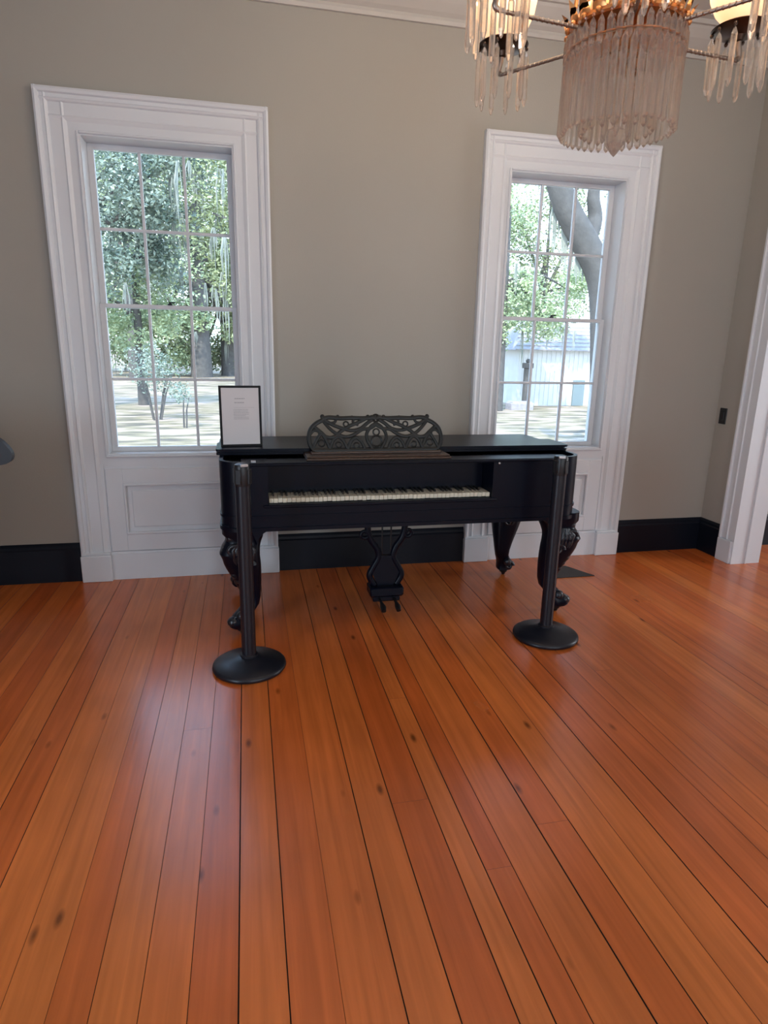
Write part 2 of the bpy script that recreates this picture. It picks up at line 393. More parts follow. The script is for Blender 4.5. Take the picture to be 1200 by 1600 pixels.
# ------------------------------------------------------------------ windows
def casing_band(b, x0, x1, z0, z1, y):
    """moulded architrave board, vertical; outer edge at x0"""
    s = 1 if x1 > x0 else -1
    w = abs(x1-x0)
    prof = [(0, 0), (0, 0.046), (0.012, 0.052), (0.026, 0.046), (0.032, 0.034), (0.050, 0.034), (0.056, 0.040), (0.066, 0.034), (0.072, 0.024), (w-0.05, 0.024), (w-0.042, 0.030), (w-0.03, 0.024), (w-0.02, 0.018), (w, 0.018), (w, 0)]
    b.extrude([(x0+s*d, y-h) for d, h in prof], 'z', z0, z1)
def head_band(b, x0, x1, z1, w, y):
    prof = [(0, 0), (0, 0.046), (0.012, 0.052), (0.026, 0.046), (0.032, 0.034), (0.050, 0.034), (0.056, 0.040), (0.066, 0.034), (0.072, 0.024), (w-0.05, 0.024), (w-0.042, 0.030), (w-0.03, 0.024), (w-0.02, 0.018), (w, 0.018), (w, 0)]
    b.extrude([(y-h, z1-d) for d, h in prof], 'x', x0, x1)
def make_window(name, ox0, ox1, op, label, hide_shade):
    """ox0..ox1 outer casing, op opening; named window_n"""
    root = empty(name, ((ox0+ox1)/2, YB, 0)); X = (ox0+ox1)/2; struct(root, label, 'window')
    def loc(o): o.location = (-X, -YB, 0); return o
    cw = 0.185; zt = 2.985
    b = MB()
    for a, s in ((ox0, 1), (ox1, -1)): casing_band(b, a, a+s*cw, 0.19, zt-0.0, YB)
    head_band(b, ox0+0.002, ox1-0.002, zt, 0.185, YB-0.0006)
    loc(b.build('casing', M_white, root))
    b = MB()
    for a, s in ((ox0, 1), (ox1, -1)):
        x0, x1 = sorted((a-s*0.004, a+s*(cw+0.004)))
        b.box(x0, x1, YB-0.062, YB, 0, 0.185, b=0.004); b.box(x0+0.004, x1-0.004, YB-0.052, YB, 0.185, 0.20, b=0.004)
    loc(b.build('plinth_block', M_white, root))
    # recessed apron panel below the sill
    xi0, xi1 = ox0+cw, ox1-cw; b = MB()
    b.box(xi0, xi1, YB-0.012, YB, 0, 0.81)                      # back board
    b.box(xi0, xi1, YB-0.030, YB-0.012, 0, 0.185); b.box(xi0, xi1, YB-0.024, YB-0.012, 0.185, 0.20)      # bottom board
    sx0, sx1 = xi0+0.008, xi1-0.008
    b.box(sx0, sx0+0.105, YB-0.026, YB-0.012, 0.205, 0.775, b=0.002); b.box(sx1-0.105, sx1, YB-0.026, YB-0.012, 0.205, 0.775, b=0.002)
    b.box(sx0+0.105, sx1-0.105, YB-0.026, YB-0.012, 0.675, 0.775, b=0.002); b.box(sx0+0.105, sx1-0.105, YB-0.026, YB-0.012, 0.205, 0.32, b=0.002)
    px0, px1, pz0, pz1 = sx0+0.105, sx1-0.105, 0.32, 0.675      # bolection moulding ring
    m = 0.018
    b.box(px0, px1, YB-0.034, YB-0.012, pz1-m, pz1, b=0.005); b.box(px0, px1, YB-0.034, YB-0.012, pz0, pz0+m, b=0.005)
    b.box(px0, px0+m, YB-0.034, YB-0.012, pz0, pz1, b=0.005); b.box(px1-m, px1, YB-0.034, YB-0.012, pz0, pz1, b=0.005)
    b.box(px0+0.05, px1-0.05, YB-0.02, YB-0.010, pz0+0.05, pz1-0.05, b=0.004)
    loc(b.build('apron_panel', M_white, root))
    # flat surround between casing and opening
    b = MB()
    b.box(xi0-0.01, op[0], YB-0.018, YB, 0.80, WZ[1]+0.05); b.box(op[1], xi1+0.01, YB-0.018, YB, 0.80, WZ[1]+0.05)
    b.box(op[0], op[1], YB-0.018, YB, 0.795, WZ[0]); b.box(op[0], op[1], YB-0.018, YB, WZ[1], zt-0.15)
    bd = 0.014; 
    b.box(op[0]-bd, op[0], YB-0.030, YB-0.018, WZ[0]-bd, WZ[1]+bd, b=0.004); b.box(op[1], op[1]+bd, YB-0.030, YB-0.018, WZ[0]-bd, WZ[1]+bd, b=0.004)
    b.box(op[0], op[1], YB-0.030, YB-0.018, WZ[1], WZ[1]+bd, b=0.004); b.box(op[0]-bd, op[1]+bd, YB-0.032, YB-0.018, WZ[0]-bd, WZ[0], b=0.004)
    # reveal lining
    b.box(op[0], op[0]+0.008, YB-0.018, YB+T, WZ[0], WZ[1]); b.box(op[1]-0.008, op[1], YB-0.018, YB+T, WZ[0], WZ[1])
    b.box(op[0], op[1], YB-0.018, YB+T, WZ[1]-0.008, WZ[1]); b.box(op[0], op[1], YB-0.018, YB+T, WZ[0], WZ[0]+0.010)
    loc(b.build('window_frame', M_white, root))
    # two sashes, six panes each
    x0, x1 = op[0]+0.008, op[1]-0.008; zm = 1.815; st = 0.036; mt = 0.017
    def sash(y, z0, z1, top, bot):
        b = MB(); b.box(x0, x0+st, y, y+0.036, z0, z1, b=0.003); b.box(x1-st, x1, y, y+0.036, z0, z1, b=0.003)
        b.box(x0, x1, y, y+0.036, z1-top, z1, b=0.003); b.box(x0, x1, y, y+0.036, z0, z0+bot, b=0.003)
        gx0, gx1 = x0+st, x1-st; gz0, gz1 = z0+bot, z1-top
        for k in (1, 2):
            xm = gx0+(gx1-gx0)*k/3; b.box(xm-mt/2, xm+mt/2, y+0.004, y+0.03, gz0, gz1, b=0.003)
        zc = (gz0+gz1)/2; b.box(gx0, gx1, y+0.004, y+0.03, zc-mt/2, zc+mt/2, b=0.003)
        o = loc(b.build('sash', M_white, root))
        g = MB().box(gx0-0.003, gx1+0.003, y+0.015, y+0.018, gz0-0.003, gz1+0.003).build('pane', M_pane, o)
        return o
    sash(YB+0.085, WZ[0]+0.010, zm+0.012, 0.024, 0.03)
    sash(YB+0.125, zm-0.012, WZ[1]-0.008, 0.03, 0.024)
    b = MB(); xc = (x0+x1)/2
    b.lathe([(0.016, 0), (0.016, 0.008), (0.007, 0.012), (0.007, 0.02)], 14, (xc, YB+0.098, zm+0.012)); b.box(xc-0.006, xc+0.035, YB+0.090, YB+0.106, zm+0.026, zm+0.034, b=0.003)
    loc(b.build('sash_lock', M_plate, root))
    return root
make_window('window_1', -1.127, 0.186, LW, 'tall white double-hung window behind the framed notice, above a panelled apron', 0)
make_window('window_2', 1.595, 2.892, RW, 'tall white double-hung window at right, below the chandelier', 0)

# ------------------------------------------------------------------ doorway on the right
def doorway():
    root = empty('door_1', (XR, (DY0+DY1)/2, 0)); struct(root, 'white cased doorway at the right edge', 'doorway')
    L = (-XR, -(DY0+DY1)/2, 0)
    b = MB()
    for y0, y1 in ((DY1-0.004, DY1+0.137), (DY0-0.137, DY0+0.004)):
        b.box(XR-0.028, XR, y0, y1, 0.18, DZ+0.13, b=0.004)
        yy = y1 if y0 > 3 else y0
        b.box(XR-0.044, XR-0.02, yy-0.02, yy+0.004, 0.18, DZ+0.15, b=0.005)
        b.box(XR-0.036, XR-0.01, (y0+y1)/2-0.012, (y0+y1)/2+0.008, 0.18, DZ+0.1, b=0.005)
        b.box(XR-0.046, XR, y0-0.002, y1+0.004, 0, 0.18, b=0.004)
    b.box(XR-0.028, XR, DY0-0.13, DY1+0.13, DZ, DZ+0.14, b=0.004)
    o = b.build('casing', M_white, root); o.location = L
    b = MB()
    for y0, y1 in ((DY1-0.018, DY1+0.01), (DY0-0.01, DY0+0.018)):
        b.box(XR-0.03, XR+T+0.03, y0, y1, 0, DZ)
    b.box(XR-0.03, XR+T+0.03, DY0, DY1, DZ-0.018, DZ+0.01)
    b.box(XR+0.09, XR+0.105, DY1-0.030, DY1-0.018, 0, DZ-0.018, b=0.003)
    o = b.build('jamb', M_white, root); o.location = L
    o = MB().box(XR+0.165, XR+0.195, DY1-0.021, DY1-0.017, 0.88, 1.0, b=0.001).build('strike_plate', M_plate, root); o.location = L
doorway()

def light_switch():
    r = empty('light_switch', (XR, 4.325, 1.118)); tag(r, 'small black light switch plate on the grey wall beside the doorway', 'light switch')
    MB().box(-0.007, 0.0, -0.038, 0.038, -0.062, 0.062, b=0.003).build('switch_plate', M_plastic, r)
    MB().box(-0.011, -0.006, -0.016, 0.016, -0.033, 0.033, b=0.002).build('rocker', M_plastic, r)
light_switch()

# ------------------------------------------------------------------ square grand piano
PX0, PX1, PY0, PY1 = -0.155, 1.905, 3.27, 4.12
PZ0, PZ1 = 0.638, 1.0
piano = empty('square_grand_piano', ((PX0+PX1)/2, (PY0+PY1)/2, 0))
tag(piano, 'black antique square grand piano with carved legs and open keyboard, standing between the windows', 'piano')
PC = (-(PX0+PX1)/2, -(PY0+PY1)/2, 0)
def ppart(o, label=None):
    o.location = PC
    if label: o['label'] = label
    return o
def rrect(x0, x1, y0, y1, rf, rb, n=10):
    """rounded rectangle outline, front radius rf, back radius rb, counter-clockwise"""
    out = []
    for cx, cy, r, a in ((x1-rf, y0+rf, rf, -PI/2), (x1-rb, y1-rb, rb, 0), (x0+rb, y1-rb, rb, PI/2), (x0+rf, y0+rf, rf, PI)):
        for k in range(n+1):
            t = a+PI/2*k/n; out.append((cx+r*math.cos(t), cy+r*math.sin(t)))
    return out
KX0, KX1 = 0.098, 1.343
def piano_case():
    RF = 0.115
    # wall shell as a ring, with an opening in the front for the keys
    def shell(z0, z1, t, dx=0.0):
        b = MB(); o = rrect(PX0-dx, PX1+dx, PY0-dx, PY1+dx, RF+dx, 0.05); i = rrect(PX0+t, PX1-t, PY0+t, PY1-t, RF-t, 0.03)
        n = len(o)
        vs_ = [(p[0], p[1], z0) for p in o]+[(p[0], p[1], z1) for p in o]+[(p[0], p[1], z0) for p in i]+[(p[0], p[1], z1) for p in i]
        fs = []
        for k in range(n):
            k2 = (k+1) % n
            if k == n-1: continue                          # the straight front, built separately
            fs += [(k, k2, n+k2, n+k), (2*n+k2, 2*n+k, 3*n+k, 3*n+k2), (n+k, n+k2, 3*n+k2, 3*n+k), (k2, k, 2*n+k, 2*n+k2)]
        b.add(vs_, fs); return b
    b = shell(PZ0, PZ1, 0.022)
    # straight front: cheek blocks, keyslip, top rail
    f0, f1 = PX0+RF, PX1-RF
    b.box(f0, KX0-0.004, PY0, PY0+0.19, PZ0, PZ1-0.012)
    b.box(KX1+0.004, f1, PY0, PY0+0.19, PZ0, PZ1-0.012)
    b.box(KX0-0.004, KX1+0.004, PY0, PY0+0.22, PZ0, 0.772)
    b.box(f0, f1, PY0+0.005, PY0+0.13, 0.975, PZ1-0.006)
    o = ppart(b.build('case', M_black, piano, smooth=True))
    # mouldings
    b = MB()
    for z0, z1, d in ((PZ0-0.012, PZ0+0.008, 0.010), (0.698, 0.712, 0.006)):
        out = rrect(PX0-d, PX1+d, PY0-d, PY1+d, RF+d, 0.05); inn = rrect(PX0+0.01, PX1-0.01, PY0+0.01, PY1-0.01, RF-0.01, 0.04); n = len(out)
        vs_ = [(p[0], p[1], z0) for p in out]+[(p[0], p[1], z1) for p in out]+[(p[0], p[1], z0) for p in inn]+[(p[0], p[1], z1) for p in inn]
        fs = []
        for k in range(n):
            k2 = (k+1) % n; fs += [(k, k2, n+k2, n+k), (n+k, n+k2, 3*n+k2, 3*n+k), (k2, k, 2*n+k, 2*n+k2)]
        b.add(vs_, fs)
    b.box(KX0-0.03, KX1+0.03, PY0-0.014, PY0, 0.755, 0.770, b=0.004)
    b.box(f0, f1, PY0-0.008, PY0+0.01, 0.978, 0.992, b=0.004)
    ppart(b.build('moulding', M_black, piano, smooth=True))
    b = MB(); b.extrude(rrect(PX0+0.02, PX1-0.02, PY0+0.02, PY1-0.02, 0.09, 0.03), 'z', PZ0+0.005, PZ0+0.03)
    b.box(PX0+0.1, PX1-0.1, PY0+0.3, PY1-0.06, PZ0+0.03, 0.90)
    ppart(b.build('bottom_board', M_inside, piano))
    b = MB(); b.box(PX0+0.024, PX1-0.024, PY0+0.20, PY0+0.215, 0.77, 0.975); b.box(PX0+0.03, PX1-0.03, PY0+0.22, PY1-0.03, 0.90, 0.915)
    for k in range(9):
        x = 0.1+k*0.2; b.box(x, x+0.02, PY0+0.24, PY1-0.05, 0.915, 0.94)
    ppart(b.build('iron_plate', M_inside, piano), 'dark interior plate seen under the raised lid')
    b = MB(); b.box(KX0-0.004, KX1+0.004, PY0+0.165, PY0+0.18, 0.775, 0.972, b=0.003)
    ppart(b.build('fallboard', M_black, piano))
    # small knob and hinge marks
    b = MB(); b.ball((1.375, PY0-0.012, 0.972), 0.007); 
    ppart(b.build('knob', M_steel, piano), 'small bright knob at the right of the keyboard')
    b = MB(); b.box(0.01, 0.035, PY0+0.02, PY0+0.05, PZ1-0.006, PZ1+0.002, b=0.001)
    ppart(b.build('hinge', M_steel, piano))
piano_case()

def piano_lid():
    b = MB(); b.extrude(rrect(PX0-0.018, PX1+0.012, 3.50, PY1+0.01, 0.02, 0.05), 'z', PZ1+0.001, PZ1+0.012)
    b.extrude(rrect(PX0-0.008, PX1+0.002, 3.51, PY1, 0.02, 0.05), 'z', PZ1+0.012, PZ1+0.017)
    lid = ppart(b.build('lid', M_black, piano, smooth=True))
    b = MB(); b.extrude(rrect(PX0-0.02, PX1+0.015, 3.495, 3.76, 0.02, 0.02), 'z', PZ1+0.0215, PZ1+0.034)
    b.extrude(rrect(PX0-0.01, PX1+0.005, 3.505, 3.75, 0.02, 0.02), 'z', PZ1+0.017, PZ1+0.0215)
    ppart(b.build('folded_lid_flap', M_black, piano, smooth=True))
piano_lid()

def keyboard():
    n = 52; w = (KX1-KX0)/n; y0 = PY0+0.022
    wm = MB().box(0.0008, w-0.0008, 0, 0.150, 0, 0.024, b=0.0015)
    proto = None
    for i in range(n):
        if proto is None:
            o = wm.build('white_key', M_ivory, piano); proto = o
        else:
            o = proto.copy(); C.objects.link(o); o.parent = piano
        dz = random.uniform(-0.0012, 0.0012)
        o.location = (PC[0]+KX0+i*w, PC[1]+y0, 0.775+dz)
    bm_ = MB(); bm_.add([(-0.0055, 0.0, 0), (0.0055, 0.0, 0), (0.0055, 0.1, 0), (-0.0055, 0.1, 0), (-0.0045, 0.008, 0.012), (0.0045, 0.008, 0.012), (0.0045, 0.1, 0.012), (-0.0045, 0.1, 0.012)],
                        [(0,3,2,1),(4,5,6,7),(0,1,5,4),(1,2,6,5),(2,3,7,6),(3,0,4,7)])
    proto = None
    # keyboard starts on A: white letters A B C D E F G ...
    letters = 'ABCDEFG'
    for i in range(n-1):
        l = letters[i % 7]
        if l in 'BE': continue
        if proto is None: o = bm_.build('black_key', M_ebony, piano); proto = o
        else: o = proto.copy(); C.objects.link(o); o.parent = piano
        o.location = (PC[0]+KX0+(i+1)*w, PC[1]+y0+0.052, 0.799)
keyboard()

def music_desk():
    CX = 0.705
    b = MB(); b.box(CX-0.405, CX+0.405, PY0+0.035, PY0+0.24, PZ1-0.006, PZ1+0.006, b=0.003); b.box(CX-0.40, CX+0.40, PY0+0.055, PY0+0.235, PZ1+0.006, PZ1+0.014, b=0.003)
    b.box(CX-0.37, CX+0.37, PY0+0.13, PY0+0.165, PZ1+0.014, PZ1+0.026, b=0.003)
    ppart(b.build('music_shelf', M_shelfw, piano, smooth=False), 'dark brown wooden shelf under the music desk')
    root_y = PY0+0.15; zb = PZ1+0.022
    tilt = Matrix.Translation(Vector((CX, root_y, zb))) @ Matrix.Rotation(math.radians(-16), 4, 'X')
    b = MB()
    def tb(pts, r=0.0075, per=6):
        for s in (1, -1):
            b.tube([(s*p[0], 0, p[1]) for p in spline([(q[0], q[1], 0) for q in pts], per)], r*1.3, 8, M=tilt, flat=0.75)
    tb([(0, 0.008), (0.2, 0.008), (0.35, 0.01)], 0.010)
    tb([(0.35, 0.01), (0.372, 0.04), (0.378, 0.085), (0.365, 0.13), (0.335, 0.16), (0.30, 0.178)], 0.0095)
    tb([(0.0, 0.185), (0.02, 0.194), (0.035, 0.19), (0.08, 0.188), (0.14, 0.190), (0.2, 0.188), (0.26, 0.193), (0.305, 0.186)], 0.0095)
    tb([(0.30, 0.20), (0.285, 0.178), (0.25, 0.155), (0.20, 0.135), (0.14, 0.12), (0.09, 0.13), (0.05, 0.16), (0.02, 0.18)], 0.008)
    tb([(0.06, 0.185), (0.10, 0.165), (0.15, 0.145), (0.20, 0.115), (0.24, 0.085), (0.28, 0.085), (0.31, 0.11), (0.345, 0.14)], 0.008)
    tb([(0.30, 0.178), (0.26, 0.13), (0.22, 0.10), (0.17, 0.085), (0.12, 0.10), (0.08, 0.125), (0.04, 0.13), (0, 0.15)], 0.0075)
    tb([(0.02, 0.01), (0.05, 0.06), (0.055, 0.10), (0.03, 0.14), (0.0, 0.16)], 0.0075)
    tb([(0.36, 0.02), (0.335, 0.07), (0.31, 0.10), (0.285, 0.07), (0.265, 0.02)], 0.0075)
    tb([(0.265, 0.02), (0.245, 0.065), (0.215, 0.085), (0.185, 0.06), (0.165, 0.015)], 0.0075)
    tb([(0.165, 0.015), (0.145, 0.06), (0.115, 0.08), (0.085, 0.055), (0.065, 0.012)], 0.0075)
    tb([(0.37, 0.10), (0.35, 0.12), (0.325, 0.115), (0.32, 0.09), (0.335, 0.08)], 0.006)
    tb([(0.22, 0.19), (0.235, 0.165), (0.27, 0.16)], 0.006)
    tb([(0.12, 0.19), (0.13, 0.165), (0.10, 0.15)], 0.006)
    def ring(cx, cz, r, t):
        for s in ((1, -1) if abs(cx) > 1e-6 else (1,)):
            b.tube([(s*cx+r*math.cos(2*PI*k/14), 0, cz+r*math.sin(2*PI*k/14)) for k in range(14)], t, 6, M=tilt, closed=True)
    ring(0, 0.188, 0.020, 0.006); ring(0.31, 0.05, 0.018, 0.005); ring(0.215, 0.04, 0.016, 0.005); ring(0.115, 0.035, 0.016, 0.005); ring(0, 0.06, 0.03, 0.006); ring(0, 0.11, 0.018, 0.005); ring(0.17, 0.155, 0.014, 0.005)
    for x, z, r in ((0.30, 0.198, 0.013), (0.215, 0.197, 0.011), (0.045, 0.196, 0.012), (0.135, 0.195, 0.009), (0.378, 0.085, 0.012)):
        for s in (1, -1): b.ball((s*x, 0, z), (r, r*0.7, r), 10, 6, M=tilt)
    ppart(b.build('music_desk', M_desk, piano, smooth=True), 'pierced scrollwork music desk')
music_desk()

def piano_leg(x, y, sx, sy):
    """scroll leg, sx/sy the outward diagonal direction"""
    secs = [(0.655, 0.0, 0.112), (0.60, 0.0, 0.112), (0.575, -0.008, 0.102), (0.55, 0.0, 0.098), (0.52, 0.018, 0.104), (0.49, 0.026, 0.108), (0.46, 0.018, 0.102), (0.43, 0.012, 0.100), (0.40, 0.004, 0.095), (0.36, -0.008, 0.086), (0.31, -0.022, 0.074), (0.26, -0.034, 0.062), (0.21, -0.042, 0.052), (0.165, -0.036, 0.046), (0.135, -0.004, 0.048), (0.11, 0.026, 0.052), (0.085, 0.046, 0.056), (0.06, 0.046, 0.056), (0.045, 0.036, 0.050)]
    n = 20; b = MB(); rings = []
    for z, d, w in secs:
        ring = []
        for k in range(n):
            a = 2*PI*k/n; ca, sa = math.cos(a), math.sin(a); e = 0.62
            ring.append((x+sx*d+w*math.copysign(abs(ca)**e, ca), y+sy*d+w*0.85*math.copysign(abs(sa)**e, sa), z))
        rings.append(ring)
    b.loft(rings)
    leg = ppart(b.build('leg', M_black, piano, smooth=True))
    # carved scrolls and leaves
    c = MB()
    def disc(cx, cy, cz, r, t, ax):     # volute as a spiral tube
        pts = []
        for k in range(26):
            a = k/25*2.4*PI; rr = r*(1-0.72*k/25)
            if ax == 'x': pts.append((cx+rr*math.cos(a), cy, cz+rr*math.sin(a)))
            else: pts.append((cx, cy+rr*math.cos(a), cz+rr*math.sin(a)))
        c.tube(pts, [t*(1-0.5*k/25) for k in range(26)], 8)
    for z, d, r in ((0.505, 0.105, 0.036), (0.425, 0.088, 0.028)):
        c.ball((x+sx*d, y+sy*d*0.8, z), (r, r, r*0.9), 14, 9)
        c.ball((x+sx*(d+0.004), y-0.02, z), (r*0.8, r*1.2, r*0.75), 12, 8)
    disc(x+sx*0.06, y-0.092, 0.51, 0.04, 0.014, 'x'); disc(x-sx*0.03, y-0.09, 0.43, 0.034, 0.011, 'x')
    for k, (z, d, r) in enumerate(((0.37, 0.06, 0.026), (0.33, 0.04, 0.022), (0.29, 0.022, 0.02), (0.575, 0.075, 0.028))):
        c.ball((x+sx*d, y+sy*d*0.8-0.01, z), (r*1.1, r*1.1, r*1.2), 12, 8)
    for k in range(6):
        a = -0.9+k*0.36
        c.tube([(x+math.sin(a)*0.03, y-0.085, 0.56), (x+math.sin(a)*0.07, y-0.10, 0.52), (x+math.sin(a)*0.06, y-0.09, 0.46), (x+math.sin(a)*0.03, y-0.075, 0.40)], [0.006, 0.013, 0.011, 0.004], 8)
    c.build('leg_carving', M_blackcarve, leg, smooth=True, angle=80)
    c = MB(); disc(x+sx*0.055, y-0.05, 0.09, 0.032, 0.012, 'x')
    c.ball((x+sx*0.088, y+sy*0.07, 0.085), (0.034, 0.034, 0.03), 12, 8); c.ball((x+sx*0.03, y-0.05, 0.12), (0.03, 0.03, 0.03), 10, 7)
    c.build('foot_carving', M_blackcarve, leg, smooth=True, angle=80)
    k = MB(); k.lathe([(0.024, 0.022), (0.03, 0.03), (0.03, 0.046)], 14, (x+sx*0.03, y+sy*0.03, 0)); k.lathe([(0.0, -0.011), (0.016, -0.011), (0.022, -0.006), (0.022, 0.006), (0.016, 0.011), (0, 0.011)], 16, M=Matrix.Translation(Vector((x+sx*0.03, y+sy*0.03, 0.022))) @ Matrix.Rotation(PI/2, 4, 'Y'))
    k.build('caster', M_plate, leg, smooth=True)
for (x, y, sx, sy) in ((-0.045, 3.385, -0.8, -0.6), (1.835, 3.385, 0.8, -0.6), (-0.045, 4.0, -0.8, 0.5), (1.775, 4.03, 0.55, 0.6)):
    piano_leg(x, y, sx, sy)
for x0, s in ((0.030, 1), (1.742, -1)):
    b = MB()
    pts = [(x0-s*0.03, PZ0-0.005)]+[(x0+s*(0.11*(1-math.cos(t))), PZ0-0.005-0.09*(1-math.sin(t))) for t in [PI/2*k/8 for k in range(9)]]
    pts.append((x0+s*0.125, PZ0-0.005))
    b.extrude(pts, 'y', PY0+0.02, PY0+0.07)
    ppart(b.build('corner_bracket', M_black, piano))

def lyre():
    CX, Y = 0.80, 3.56
    b = MB()
    b.box(CX-0.115, CX+0.115, Y-0.05, Y+0.05, 0.60, 0.65, b=0.006)
    for s in (1, -1):
        b.tube(spline([(CX+s*0.10, Y, 0.60), (CX+s*0.115, Y, 0.54), (CX+s*0.10, Y, 0.47), (CX+s*0.06, Y, 0.41), (CX+s*0.045, Y, 0.35), (CX+s*0.075, Y, 0.29), (CX+s*0.10, Y, 0.23), (CX+s*0.07, Y, 0.17)], 5), 0.02, 10)
        pts = [(CX+s*(0.135+0.03*(1-0.6*k/20)*math.cos(PI+k/20*2.2*PI)), Y-0.005, 0.50+0.03*(1-0.6*k/20)*math.sin(PI+k/20*2.2*PI)) for k in range(21)]
        b.tube(pts, 0.011, 8)
    b.box(CX-0.105, CX+0.105, Y-0.065, Y+0.065, 0.11, 0.17, b=0.01); b.box(CX-0.085, CX+0.085, Y-0.05, Y+0.05, 0.075, 0.11, b=0.006)
    b.extrude([(CX-0.05, 0.36), (CX+0.05, 0.36), (CX+0.085, 0.25), (CX+0.05, 0.17), (CX-0.05, 0.17), (CX-0.085, 0.25)], 'y', Y-0.015, Y+0.015)
    ly = ppart(b.build('pedal_lyre', M_black, piano, smooth=True))
    for dx in (-0.025, 0.03): MB().tube([(CX+dx, Y, 0.16), (CX+dx, Y, 0.62)], 0.005, 8).build('pedal_rod', M_plate, ly)
    for dx in (-0.045, 0.045):
        MB().tube([(CX+dx, Y-0.04, 0.095), (CX+dx, Y-0.11, 0.093), (CX+dx, Y-0.16, 0.085), (CX+dx, Y-0.185, 0.07)], [0.008, 0.009, 0.018, 0.014], 10).build('pedal', M_plate, ly, smooth=True)
    MB().box(CX-0.012, CX+0.012, Y+0.01, Y+0.30, 0.10, 0.125).build('lyre_brace', M_black, ly)
lyre()

# ------------------------------------------------------------------ stanchions
def stanchion(x, y, label, rz=0.0):
    r = empty('crowd_barrier_post', (x, y, 0), rz); tag(r, label, 'barrier post', 'black barrier posts in front of the piano')
    b = MB(); b.lathe([(0.0, 0.0), (0.170, 0.0), (0.180, 0.004), (0.184, 0.012), (0.182, 0.022), (0.170, 0.030), (0.12, 0.042), (0.07, 0.056), (0.045, 0.066), (0.0, 0.068)], 64, cap=False)
    b.build('base', M_stan, r, smooth=True, angle=50)
    b = MB(); b.lathe([(0.044, 0.060), (0.044, 0.075), (0.0355, 0.080), (0.0355, 0.945)], 32)
    b.build('pole', M_stan, r, smooth=True)
    b = MB(); b.lathe([(0.0365, 0.945), (0.038, 0.95), (0.038, 1.035), (0.034, 1.046), (0.02, 1.051), (0.0, 1.052)], 32, cap=False)
    for k in range(4):
        M = Matrix.Rotation(k*PI/2+PI/4, 4, 'Z'); b.box(0.034, 0.043, -0.013, 0.013, 0.955, 1.025, M=M, b=0.002)
    hd = b.build('belt_head', M_plastic, r, smooth=True)
    MB().box(-0.018, 0.018, -0.04, -0.025, 1.038, 1.050, b=0.002).build('belt_clip', M_steel, hd)
    return r
stanchion(-0.032, 2.965, 'black round-based barrier post in front of the left front leg of the piano', 0.3)
stanchion(1.630, 3.035, 'black round-based barrier post in front of the right front leg of the piano', -0.35)

# ------------------------------------------------------------------ framed notice
def notice():
    r = empty('picture_frame', (-0.035, 3.60, PZ1+0.034), math.radians(5)); tag(r, 'black framed white printed notice standing on the left end of the piano lid', 'framed sign')
    W, H, D, t = 0.228, 0.335, 0.016, 0.012; M = Matrix.Rotation(math.radians(-3), 4, 'X')
    b = MB(); b.box(-W/2, -W/2+t, -D/2, D/2, 0, H, M=M, b=0.002); b.box(W/2-t, W/2, -D/2, D/2, 0, H, M=M, b=0.002)
    b.box(-W/2, W/2, -D/2, D/2, 0, t, M=M, b=0.002); b.box(-W/2, W/2, -D/2, D/2, H-t, H, M=M, b=0.002)
    b.box(-W/2+0.004, W/2-0.004, 0.001, D/2-0.002, 0.004, H-0.004, M=M)
    b.extrude([(D/2+0.013, 0.25), (D/2+0.011, 0.23), (0.095, 0.001), (0.100, 0.001)], 'x', -0.025, 0.025)
    b.build('frame', M_frame, r)
    p = MB().box(-W/2+t, W/2-t, -D/2+0.003, 0.001, t, H-t, M=M).build('paper', M_paper, r)
    # faint printed lines: a short heading, a rule and a block of small text
    q = MB(); y = -D/2+0.0020; rnd = random.Random(5)
    def line(x0, x1, z, h):
        x = x0
        while x < x1:
            w = min(rnd.uniform(0.004, 0.012), x1-x); q.box(x, x+w, y-0.0002, y+0.0006, z, z+h, M=M); x += w+0.002
    line(-0.03, 0.025, 0.262, 0.0045); line(-0.032, 0.02, 0.240, 0.0045)
    q.box(-0.035, 0.075, y-0.0002, y+0.0006, 0.2145, 0.2155, M=M)
    for k in range(7): line(-0.038, rnd.uniform(0.02, 0.045), 0.203-k*0.0085, 0.0022)
    q.build('printing', M_print, p)
notice()

# ------------------------------------------------------------------ things at the edges
def settee():
    r = empty('settee', (-1.90, 3.60, 0)); tag(r, 'black high-backed settee whose rounded crest end pokes in at the left edge', 'settee')
    half = [(0, 1.20), (0.2, 1.18), (0.4, 1.14), (0.54, 1.13), (0.62, 1.095), (0.675, 1.03), (0.682, 0.985), (0.65, 0.955), (0.56, 0.94), (0.5, 0.92), (0.25, 0.92)]
    pts = half+[(0, 0.92)]+[(-p[0], p[1]) for p in half[:0:-1]]
    b = MB(); b.extrude([(p.x, p.y) for p in spline([(q[0], q[1], 0) for q in pts], 3, True)], 'y', 0.0, 0.04)
    b.build('crest_rail', M_chair, r)
    MB().box(-0.5, 0.45, -0.02, 0.05, 0.42, 0.95, b=0.02).build('shade_backrest', M_chair, r)  # out of view, made solid to cast shade on the floor and wall
    MB().box(-0.55, 0.44, -0.50, 0.0, 0.30, 0.46, b=0.03).build('seat', M_chair, r)
    for x, y in ((-0.5, -0.45), (0.40, -0.45), (-0.5, -0.02), (0.40, -0.02)):
        MB().tube([(x, y, 0.32), (x*1.0, y, 0.15), (x*1.02, y, 0)], [0.03, 0.024, 0.018], 8).build('leg', M_chair, r)
settee()
b = MB(); tri = [(2.10, 3.90), (2.445, 3.90), (2.36, 4.10), (2.16, 4.10)]
